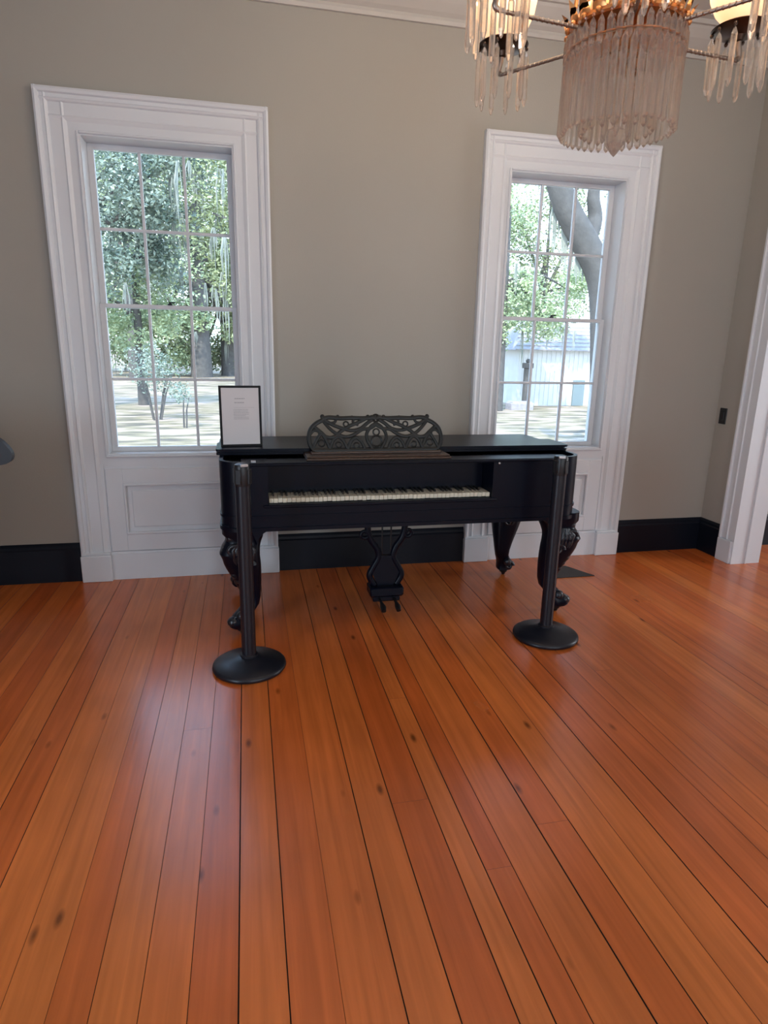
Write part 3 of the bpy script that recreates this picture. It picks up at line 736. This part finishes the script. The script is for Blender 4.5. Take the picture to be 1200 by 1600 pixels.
b.add([(p[0], p[1], 0.001) for p in tri]+[(2.10, 3.90, 0.006), (2.445, 3.90, 0.006), (2.30, 4.07, 0.03), (2.16, 4.07, 0.03)], [(3,2,1,0), (4,5,6,7), (0,1,5,4), (1,2,6,5), (2,3,7,6), (3,0,4,7)])
tag(b.build('floor_wedge', M_mat), 'small flat dark brown wedge on the floor behind the right end of the piano', 'wedge')

# ------------------------------------------------------------------ chandelier
CHX, CHY = 1.274, 2.20
def chandelier():
    r = empty('chandelier', (CHX, CHY, 0)); tag(r, 'crystal prism chandelier with gilt crown and lit peach glass shades hanging at upper right', 'chandelier')
    b = MB(); b.lathe([(0.012, 2.74), (0.012, 3.66)], 12); b.lathe([(0.02, 2.98), (0.045, 3.0), (0.05, 3.03), (0.03, 3.07), (0.018, 3.10)], 20); b.lathe([(0.018, 3.60), (0.06, 3.63), (0.11, 3.70), (0.115, ZC)], 28)
    b.build('stem', M_brass, r, smooth=True)
    # gilt crown: band with leaves
    dz = -0.045
    b = MB(); b.lathe([(0.178, 2.655), (0.186, 2.66), (0.186, 2.672), (0.172, 2.678), (0.168, 2.70), (0.150, 2.725), (0.10, 2.745), (0.0, 2.75)], 48, (0, 0, dz), cap=False)
    b.lathe([(0.180, 2.551), (0.187, 2.552), (0.184, 2.556), (0.180, 2.557)], 48)
    for k in range(22):
        a = 2*PI*k/22; M = Matrix.Translation(Vector((0, 0, dz))) @ Matrix.Rotation(a, 4, 'Z'); h = 0.060 if k % 2 else 0.044
        b.add([(0.186, -0.024, 2.668), (0.186, 0.024, 2.668), (0.197, 0.019, 2.668+h*0.55), (0.204, 0.0, 2.668+h*0.62), (0.197, -0.019, 2.668+h*0.55), (0.214, 0.0, 2.668+h), (0.192, 0, 2.668)],
              [(0,6,3,4), (6,1,2,3), (4,3,5), (3,2,5), (0,1,2,3,4)], M)
        b.ball((0.190*math.cos(a), 0.190*math.sin(a), 2.663+dz), 0.010, 8, 6)
    for k in range(9):
        a = 2*PI*k/9; b.tube(spline([(0.17*math.cos(a), 0.17*math.sin(a), 2.69), (0.16*math.cos(a), 0.16*math.sin(a), 2.74), (0.10*math.cos(a), 0.10*math.sin(a), 2.80), (0.02*math.cos(a), 0.02*math.sin(a), 2.86)], 4), 0.007, 8)
    b.build('gilt_crown', M_gilt, r, smooth=True, angle=30)
    # prism: six-sided drop with chamfered ends
    def prism_mb(L, w, tip=0.03):
        p = MB(); p.lathe([(0.0, 0.0), (w*0.45, -0.006), (w, -0.020), (w*1.0, -L+tip), (w*0.5, -L+0.006), (0.0, -L)], 6, cap=False); p.ball((0, 0, 0.006), 0.006, 6, 4); return p
    def prism_ring(n, rad, z, L, w, tip, lean=0.0, name='prism', parent=None, c=(0, 0), a0=0.0):
        pr = None; parent = parent or r
        for k in range(n):
            a = a0+2*PI*k/n
            if pr is None: pr = prism_mb(L, w, tip).build(name, M_crystal, parent); o = pr
            else: o = pr.copy(); C.objects.link(o); o.parent = parent
            o.location = (c[0]+rad*math.cos(a), c[1]+rad*math.sin(a), z); o.rotation_euler = (0, lean+random.uniform(-.02, .02), a)
    prism_ring(40, 0.186, 2.605, 0.085, 0.0105, 0.014)
    prism_ring(24, 0.150, 2.60, 0.080, 0.010, 0.014)
    prism_ring(42, 0.182, 2.548, 0.245, 0.0118, 0.014)
    prism_ring(20, 0.115, 2.52, 0.215, 0.0115, 0.014)
    prism_ring(6, 0.045, 2.46, 0.17, 0.011, 0.02)
    b = MB()
    b.lathe([(0.0, -0.095), (0.010, -0.085), (0.030, -0.058), (0.036, -0.035), (0.030, -0.012), (0.012, 0.0), (0.0, 0.004)], 10, (0, 0, 2.335), cap=False)
    b.build('crystal_drop', M_crystal, r)
    b = MB(); b.lathe([(0.006, 2.34), (0.006, 2.66)], 8); b.lathe([(0.180, 2.548), (0.182, 2.548), (0.182, 2.55), (0.180, 2.55), (0.180, 2.548)], 48, cap=False)
    b.lathe([(0.098, 2.518), (0.104, 2.518), (0.104, 2.526), (0.098, 2.526), (0.098, 2.518)], 32, cap=False)
    for k in range(4):
        a = k*PI/2+0.4; b.tube([(0.18*math.cos(a), 0.18*math.sin(a), 2.552), (0.006, 0, 2.56)], 0.003, 6); b.tube([(0.10*math.cos(a), 0.10*math.sin(a), 2.522), (0.0, 0.0, 2.53)], 0.003, 6)
    b.build('prism_frame', M_brass, r)
    # arms and lamps
    RL = 0.475; first = None
    for k in range(6):
        a = math.radians(6.4+60*k); M = Matrix.Rotation(a, 4, 'Z')
        if first is None:
            b = MB(); b.tube([(0.03, 0, 2.60), (RL, 0, 2.60)], 0.006, 10)
            for j in range(16):
                x = 0.19+j*0.018; b.lathe([(0.006, -0.004), (0.0076, 0), (0.006, 0.004)], 10, M=Matrix.Translation(Vector((x, 0, 2.60))) @ Matrix.Rotation(PI/2, 4, 'Y'))
            b.tube(spline([(RL, 0, 2.60), (RL+0.012, 0, 2.612), (RL+0.006, 0, 2.64), (RL, 0, 2.68)], 4), 0.009, 10)
            arm = b.build('arm', M_rod, r, smooth=True)
            b = MB(); b.lathe([(0.0, 2.655), (0.015, 2.66), (0.022, 2.675), (0.05, 2.682), (0.088, 2.690), (0.094, 2.696), (0.088, 2.700), (0.045, 2.702), (0.045, 2.715), (0.040, 2.72), (0.0, 2.722)], 32, (RL, 0, 0), cap=False)
            for j in range(10):
                t = 2*PI*j/10; b.ball((RL+0.088*math.cos(t), 0.088*math.sin(t), 2.684), 0.007, 8, 5)
            cup = b.build('lamp_cup', M_cup, arm, smooth=True)
            b = MB(); prof = [(0.042, 2.708), (0.062, 2.722), (0.088, 2.752), (0.108, 2.795), (0.116, 2.84), (0.112, 2.885), (0.095, 2.925), (0.075, 2.95), (0.078, 2.97)]
            b.lathe(prof+[(p[0]-0.003, p[1]) for p in prof[::-1]], 40, (RL, 0, 0), cap=False)
            sh = b.build('glass_shade', M_shade, arm, smooth=True, angle=60)
            prs = []
            pm = prism_mb(0.185, 0.0105, 0.025)
            for j in range(10):
                t = 2*PI*j/10
                o = pm.build('prism', M_crystal, arm) if j == 0 else prs[0].copy()
                if j: C.objects.link(o); o.parent = arm
                o.location = (RL+0.088*math.cos(t), 0.088*math.sin(t), 2.675); o.rotation_euler = (0, random.uniform(-.03, .03), t); prs.append(o)
            arm.rotation_euler = (0, 0, a); first = arm
            kids = [cup, sh]+prs
        else:
            arm = first.copy(); C.objects.link(arm); arm.parent = r; arm.rotation_euler = (0, 0, a)
            for ch in kids:
                o = ch.copy(); C.objects.link(o); o.parent = arm
        # the bulb's own light
        ld = bpy.data.lights.new('lamp_light', 'POINT'); ld.energy = LAMP_WATTS; ld.color = (1.0, 0.84, 0.68); ld.shadow_soft_size = 0.06
        lo = bpy.data.objects.new('lamp_light', ld); C.objects.link(lo)
        lo.location = (CHX+RL*math.cos(a), CHY+RL*math.sin(a), 3.02)
    return r
chandelier()

# ------------------------------------------------------------------ outdoors
def leaf_mat(name, c0, c1):
    m, nt, b = new_mat(name)
    oi = nt.nodes.new('ShaderNodeTexCoord'); n = nt.nodes.new('ShaderNodeTexNoise'); n.inputs['Scale'].default_value = 2.2; n.inputs['Detail'].default_value = 6
    mx = nt.nodes.new('ShaderNodeMix'); mx.data_type = 'RGBA'; mx.inputs[6].default_value = (*c0, 1); mx.inputs[7].default_value = (*c1, 1)
    mr = nt.nodes.new('ShaderNodeMapRange'); mr.inputs[1].default_value = 0.35; mr.inputs[2].default_value = 0.65
    nt.links.new(oi.outputs['Object'], n.inputs['Vector']); nt.links.new(n.outputs['Fac'], mr.inputs[0]); nt.links.new(mr.outputs[0], mx.inputs[0]); nt.links.new(mx.outputs[2], b.inputs['Base Color'])
    b.inputs['Roughness'].default_value = 0.5
    b.inputs['Transmission Weight'].default_value = 0.0
    return m
M_leafA = leaf_mat('oak_leaves', (0.10, 0.14, 0.07), (0.44, 0.50, 0.26))
M_leafB = leaf_mat('blue_green_leaves', (0.10, 0.16, 0.13), (0.40, 0.47, 0.38))
M_leafC = leaf_mat('pale_green_leaves', (0.24, 0.32, 0.19), (0.56, 0.66, 0.38))
M_moss = leaf_mat('spanish_moss', (0.20, 0.23, 0.20), (0.36, 0.38, 0.33))
M_bark = plain('grey_bark', (0.11, 0.105, 0.10), 0.9, noise=0.4, nscale=6, bump=0.8, bscale=20)
def ground_mat():
    m, nt, b = new_mat('leaf_litter_ground')
    tc = nt.nodes.new('ShaderNodeTexCoord'); mp = nt.nodes.new('ShaderNodeMapping'); mp.inputs['Scale'].default_value = (0.5, 1.4, 1)
    n = nt.nodes.new('ShaderNodeTexNoise'); n.inputs['Scale'].default_value = 1.6; n.inputs['Detail'].default_value = 8
    cr = nt.nodes.new('ShaderNodeValToRGB'); e = cr.color_ramp.elements
    e[0].position = 0.36; e[0].color = (0.12, 0.10, 0.075, 1); e[1].position = 0.62; e[1].color = (0.46, 0.35, 0.29, 1)
    el = e.new(0.48); el.color = (0.27, 0.22, 0.13, 1)
    nt.links.new(tc.outputs['Object'], mp.inputs[0]); nt.links.new(mp.outputs[0], n.inputs['Vector']); nt.links.new(n.outputs['Fac'], cr.inputs[0]); nt.links.new(cr.outputs[0], b.inputs['Base Color'])
    b.inputs['Roughness'].default_value = 0.9; return m
g = MB(); g.add([(-70, YB+T, -0.7), (90, YB+T, -0.7), (90, 150, 0.6), (-70, 150, 0.6)], [(0, 1, 2, 3)])
struct(g.build('ground_outside', ground_mat()), 'sunlit lawn strewn with leaf litter outside the windows', 'ground')

def leaf_quads(b, rnd, c, rad, n, s, drop=0.0):
    for _ in range(n):
        while True:
            p = Vector((rnd.uniform(-1, 1), rnd.uniform(-1, 1), rnd.uniform(-1, 1)))
            if 0.25 < p.length < 1: break
        q = Vector((c[0]+p.x*rad[0], c[1]+p.y*rad[1], c[2]+p.z*rad[2]))
        u = Vector((rnd.gauss(0, 1), rnd.gauss(0, 1), rnd.gauss(0, .6))).normalized(); w = u.cross(Vector((rnd.gauss(0, 1), rnd.gauss(0, 1), rnd.gauss(0, 1)))).normalized()
        ss = s*rnd.uniform(.45, 1.05); k = len(b.v)
        b.v += [tuple(q-u*ss), tuple(q+w*ss*.45), tuple(q+u*ss), tuple(q-w*ss*.45)]; b.f.append((k, k+1, k+2, k+3))
def tree(x, y, gz, h, trunk_r, clumps, mat, label, cat='tree', lean=(0, 0), moss=0, seed=1, leaf=0.11, dens=260, name='oak_tree', group=None):
    rnd = random.Random(seed); r = empty(name, (x, y, gz)); tag(r, label, cat, group)
    t = MB(); top = Vector((lean[0], lean[1], h))
    pts = spline([(0, 0, -0.2), (top.x*0.2, top.y*0.3, h*0.35), (top.x*0.6, top.y*0.6, h*0.7), tuple(top)], 5)
    t.tube(pts, [trunk_r*(1.25-0.75*i/(len(pts)-1)) for i in range(len(pts))], 12)
    for c, rad in clumps:
        s = Vector((top.x*0.6, top.y*0.6, h*0.65)); e = Vector(c)
        t.tube(spline([tuple(s), tuple(s.lerp(e, .5)+Vector((rnd.uniform(-.3, .3), 0, rnd.uniform(.1, .5)))), tuple(e)], 4), [trunk_r*.4*(1-.09*i) for i in range(9)], 7)
    t.build('trunk', M_bark, r, smooth=True)
    f = MB()
    for c, rad in clumps:
        for _ in range(9):
            cc = (c[0]+rnd.uniform(-.6, .6)*rad[0], c[1]+rnd.uniform(-.6, .6)*rad[1], c[2]+rnd.uniform(-.6, .6)*rad[2])
            leaf_quads(f, rnd, cc, [q*.55 for q in rad], dens//6, leaf)
    f.build('foliage', mat, r)
    if moss:
        m = MB()
        for _ in range(moss):
            c, rad = rnd.choice(clumps); px = c[0]+rnd.uniform(-.9, .9)*rad[0]; py = c[1]+rnd.uniform(-.9, .9)*rad[1]; pz = c[2]-rad[2]*rnd.uniform(0, .8); L = rnd.uniform(.6, 2.0)
            for _ in range(5):
                dx = rnd.uniform(-.12, .12); l2 = L*rnd.uniform(.5, 1); w = rnd.uniform(.012, .03)
                m.tube([(px+dx*.3, py, pz), (px+dx, py+dx, pz-l2*.5), (px+dx*.8, py, pz-l2)], [w, w*.9, w*.1], 4)
        m.build('hanging_moss', M_moss, r)
    return r
# left view: the trees are about 18 to 45 m from the house
tree(-6.0, 22.0, -0.6, 7.0, 0.35, [((2.2, 0, 5.8), (1.6, 1.2, 1.1)), ((3.6, 0, 6.4), (1.4, 1.2, 1.0)), ((1.6, 0, 4.4), (1.3, 1, 1.0)), ((3.4, 1, 4.8), (1.0, 1, 1.1)), ((2.4, 0, 7.4), (1.8, 1.2, 1.0)), ((4.0, .5, 7.6), (1.5, 1.2, .9)), ((0, 0, 6.5), (2, 1.5, 1.4)), ((-2, 0, 5.5), (2, 1.5, 1.4))], M_leafB, 'blue-green oak spreading over the upper half of the left window view', seed=11, dens=1500, leaf=0.10, moss=14)
tree(1.2, 21.0, -0.6, 6.8, 0.3, [((-2.0, 0, 6.0), (1.1, 1, 1.2)), ((-1.6, 0, 4.4), (0.9, .8, 1.2)), ((-0.8, 0, 5.4), (1, 1, 1.4)), ((.8, 0, 6.3), (1.6, 1.2, 1.2)), ((2.6, 0, 5.6), (1.5, 1.2, 1.2)), ((-1.8, 0, 7.5), (1.3, 1.2, 1.0)), ((0, 0, 7.6), (1.3, 1.2, 1.0))], M_leafA, 'moss-hung oak at the right of the left window view', seed=12, dens=1000, leaf=0.09, moss=60)
tree(-3.6, 24.0, -0.55, 5.0, 0.16, [((0.6, 0, 4.6), (.9, .8, .9)), ((0.8, 0, 3.2), (.8, .8, .8)), ((-.3, 0, 2.6), (.8, .8, .7)), ((-1.5, 0, 3.6), (1, .8, .8))], M_leafC, 'slim yellow-green tree in the middle of the left window view', seed=13, dens=1300, leaf=0.085)
for i, (x, y, h, tr, sd, lb) in enumerate(((-6.2, 40, 9, .42, 21, 'thick dark trunk standing far off at the left of the left window view'), (-2.7, 42, 10, .55, 22, 'thickest far trunk behind the middle of the left window view'), (-1.1, 44, 9, .4, 23, 'far trunk just left of the framed notice top'), (-9.5, 46, 9, .4, 24, 'pale green far tree at the left side of the left window view'), (16.0, 44, 9, .4, 25, 'far bushy tree behind the whitewashed shed in the right window'), (22.0, 46, 9, .4, 26, 'farthest right bushy tree behind the shed roof'))):
    tree(x, y, -0.35, h, tr, [((-2, 0, 6.5), (2.6, 2, 2.2)), ((2, 0, 6.5), (2.6, 2, 2.2)), ((0, 0, 8.5), (2.8, 2, 2)), ((-2.2, 0, 10.8), (2.6, 2, 2)), ((2.2, 0, 10.8), (2.6, 2, 2)), ((0, 0, 13), (3, 2, 1.8)), ((0, 1.5, 5.0), (3, 1.4, 1.6)), ((-1.5, 2.5, 1.8), (2.2, 1, 1.6)), ((1.8, 2.5, 1.6), (2, 1, 1.5)), ((-2.5, 1, 3.6), (1.8, 1.4, 1.4)), ((2.6, 1, 3.4), (1.8, 1.4, 1.3))], (M_leafC, M_leafA)[i % 2], lb, seed=sd, dens=900, leaf=0.17, moss=30)
# small shrub with thin stems
def shrub(x, y, gz, rad, mat, label, seed, n=1800, leaf=0.06, stems=5, sh=1.0):
    rnd = random.Random(seed); r = empty('garden_shrub', (x, y, gz)); tag(r, label, 'shrub')
    s = MB()
    for k in range(stems):
        a = rnd.uniform(0, 2*PI); s.tube([(0.1*math.cos(a), 0.1*math.sin(a), -0.1), (rad*.3*math.cos(a), rad*.3*math.sin(a), sh*.6), (rad*.5*math.cos(a), rad*.5*math.sin(a), sh)], [.03, .022, .012], 6)
    s.build('stem', M_bark, r)
    f = MB()
    for _ in range(6): leaf_quads(f, rnd, (rnd.uniform(-.5, .5)*rad, rnd.uniform(-.5, .5)*rad, sh+rnd.uniform(-.2, .5)*rad), (rad*.55,)*3, n//6, leaf)
    f.build('foliage', mat, r)
shrub(-2.6, 19.5, -0.6, 1.0, M_leafB, 'blue-green open shrub in the lower middle of the left window view', 31, n=1500, sh=1.3)
shrub(-1.7, 17.6, -0.65, 0.45, M_leafB, 'thin-stemmed small shrub right of the larger one in the left window view', 32, n=260, stems=2, sh=0.9)
# right view
def big_trunk():
    r = empty('oak_tree', (7.35, 12.0, -0.65)); tag(r, 'large leaning grey oak limb crossing the upper right window', 'tree')
    b = MB(); P = spline([(0.1, 0, -0.3), (-0.02, 0, 1.2), (-0.22, 0, 2.9), (-0.42, 0, 3.7), (-0.85, 0, 4.35), (-1.30, 0, 4.95), (-1.62, 0, 5.7), (-1.8, 0, 6.6)], 5)
    b.tube(P, [0.34-0.0042*i for i in range(len(P))], 16)
    P = spline([(-0.78, 0, 4.3), (-0.60, 0.1, 4.75), (-0.68, 0.1, 5.25), (-0.4, 0.2, 6.0)], 5); b.tube(P, [0.17-0.005*i for i in range(len(P))], 10)
    P = spline([(-0.3, 0, 3.6), (0.3, 0.1, 4.4), (1.3, 0.3, 5.2)], 5); b.tube(P, [0.2-0.01*i for i in range(len(P))], 10)
    b.build('trunk', M_bark, r, smooth=True)
    rnd = random.Random(41); f = MB()
    for c, rad in (((-1.2, .3, 5.8), (.6, .5, .5)), ((0.1, .4, 5.6), (.5, .5, .5)), ((1.4, .4, 5.4), (.8, .6, .6)), ((-2.2, .3, 6.4), (.9, .6, .5))): leaf_quads(f, rnd, c, rad, 500, 0.05)
    f.build('foliage', M_leafA, r)
    m = MB()
    for _ in range(26):
        px = rnd.uniform(-1.6, -0.3); pz = 4.0+(-0.4-px)*0.95 if px < -.4 else 3.7; L = rnd.uniform(.3, .9)
        for _ in range(4):
            d = rnd.uniform(-.06, .06); m.tube([(px, .1, pz), (px+d, .12, pz-L*.5), (px+d, .1, pz-L)], [.015, .014, .003], 4)
    m.build('hanging_moss', M_moss, r)
big_trunk()
tree(9.0, 22.0, -0.6, 7.0, 0.2, [((-.6, 0, 6.0), (1.0, .9, 1.2)), ((-1.0, 0, 4.2), (1.0, .9, 1.1)), ((.6, 0, 4.0), (1.1, .9, 1.1)), ((-.6, 0, 2.8), (1.1, .9, .9)), ((1.6, 0, 3.4), (1.0, .9, .9)), ((2.8, .5, 4.4), (.9, .9, 1.0)), ((-.8, 0, 7.2), (1.1, 1, .9)), ((-1.0, .4, 5.2), (.9, .8, .9))], M_leafC, 'pale green leafy tree filling the left half of the right window view', seed=14, dens=1500, leaf=0.085, moss=12)
M_clap = plain('whitewashed_boards', (0.66, 0.68, 0.68), 0.8, noise=0.12, nscale=3)
M_roof = plain('weathered_grey_shingles', (0.36, 0.34, 0.36), 0.85, noise=0.35, nscale=9)
M_opening = plain('dark_shed_opening', (0.20, 0.26, 0.28), 0.8)
def shed():
    r = empty('garden_shed', (12.6, 25.5, -0.55)); tag(r, 'whitewashed wooden shed with a pitched grey shingle roof seen through the right window', 'shed')
    b = MB(); b.box(-2.0, 3.6, -1.6, 1.6, 0, 2.35)
    x = -2.0
    while x < 3.6: b.box(x, x+0.018, -1.62, -1.6, 0, 2.35); x += 0.2
    b.build('wall', M_clap, r)
    b = MB(); b.add([(-2.3, -1.95, 2.2), (3.9, -1.95, 2.2), (3.2, 0, 3.35), (-1.3, 0, 3.35), (-2.3, 1.95, 2.2), (3.9, 1.95, 2.2)], [(0,1,2,3), (3,2,5,4), (0,3,4), (1,5,2), (0,4,5,1)])
    for k in range(7):
        z = 2.2+k*0.155; y = -1.95+k*0.265; b.box(-2.3+k*.13, 3.9-k*.09, y-0.02, y+.02, z, z+0.035)
    b.build('roof', M_roof, r)
    MB().box(0.45, 0.95, -1.66, -1.6, 0.0, 1.05).build('door', M_opening, r)
shed()
b = MB(); b.box(-0.11, 0.11, -0.11, 0.11, -0.2, 1.55, b=0.01); b.box(-0.17, 0.17, -0.17, 0.17, 1.55, 1.75, b=0.02); b.ball((0, 0, 1.82), 0.09)
o = b.build('garden_post', M_bark); o.location = (10.6, 23.0, -0.58); tag(o, 'dark upright garden post standing before the white shed', 'post')
b = MB(); b.box(-.45, .45, -.3, .3, 0, .32, b=.03); b.box(-.4, .4, -.25, .25, .3, .36, b=.02)
o = b.build('garden_trough', M_roof); o.location = (10.1, 22.4, -0.60); tag(o, 'low dark trough on the lawn at the foot of the post', 'trough')
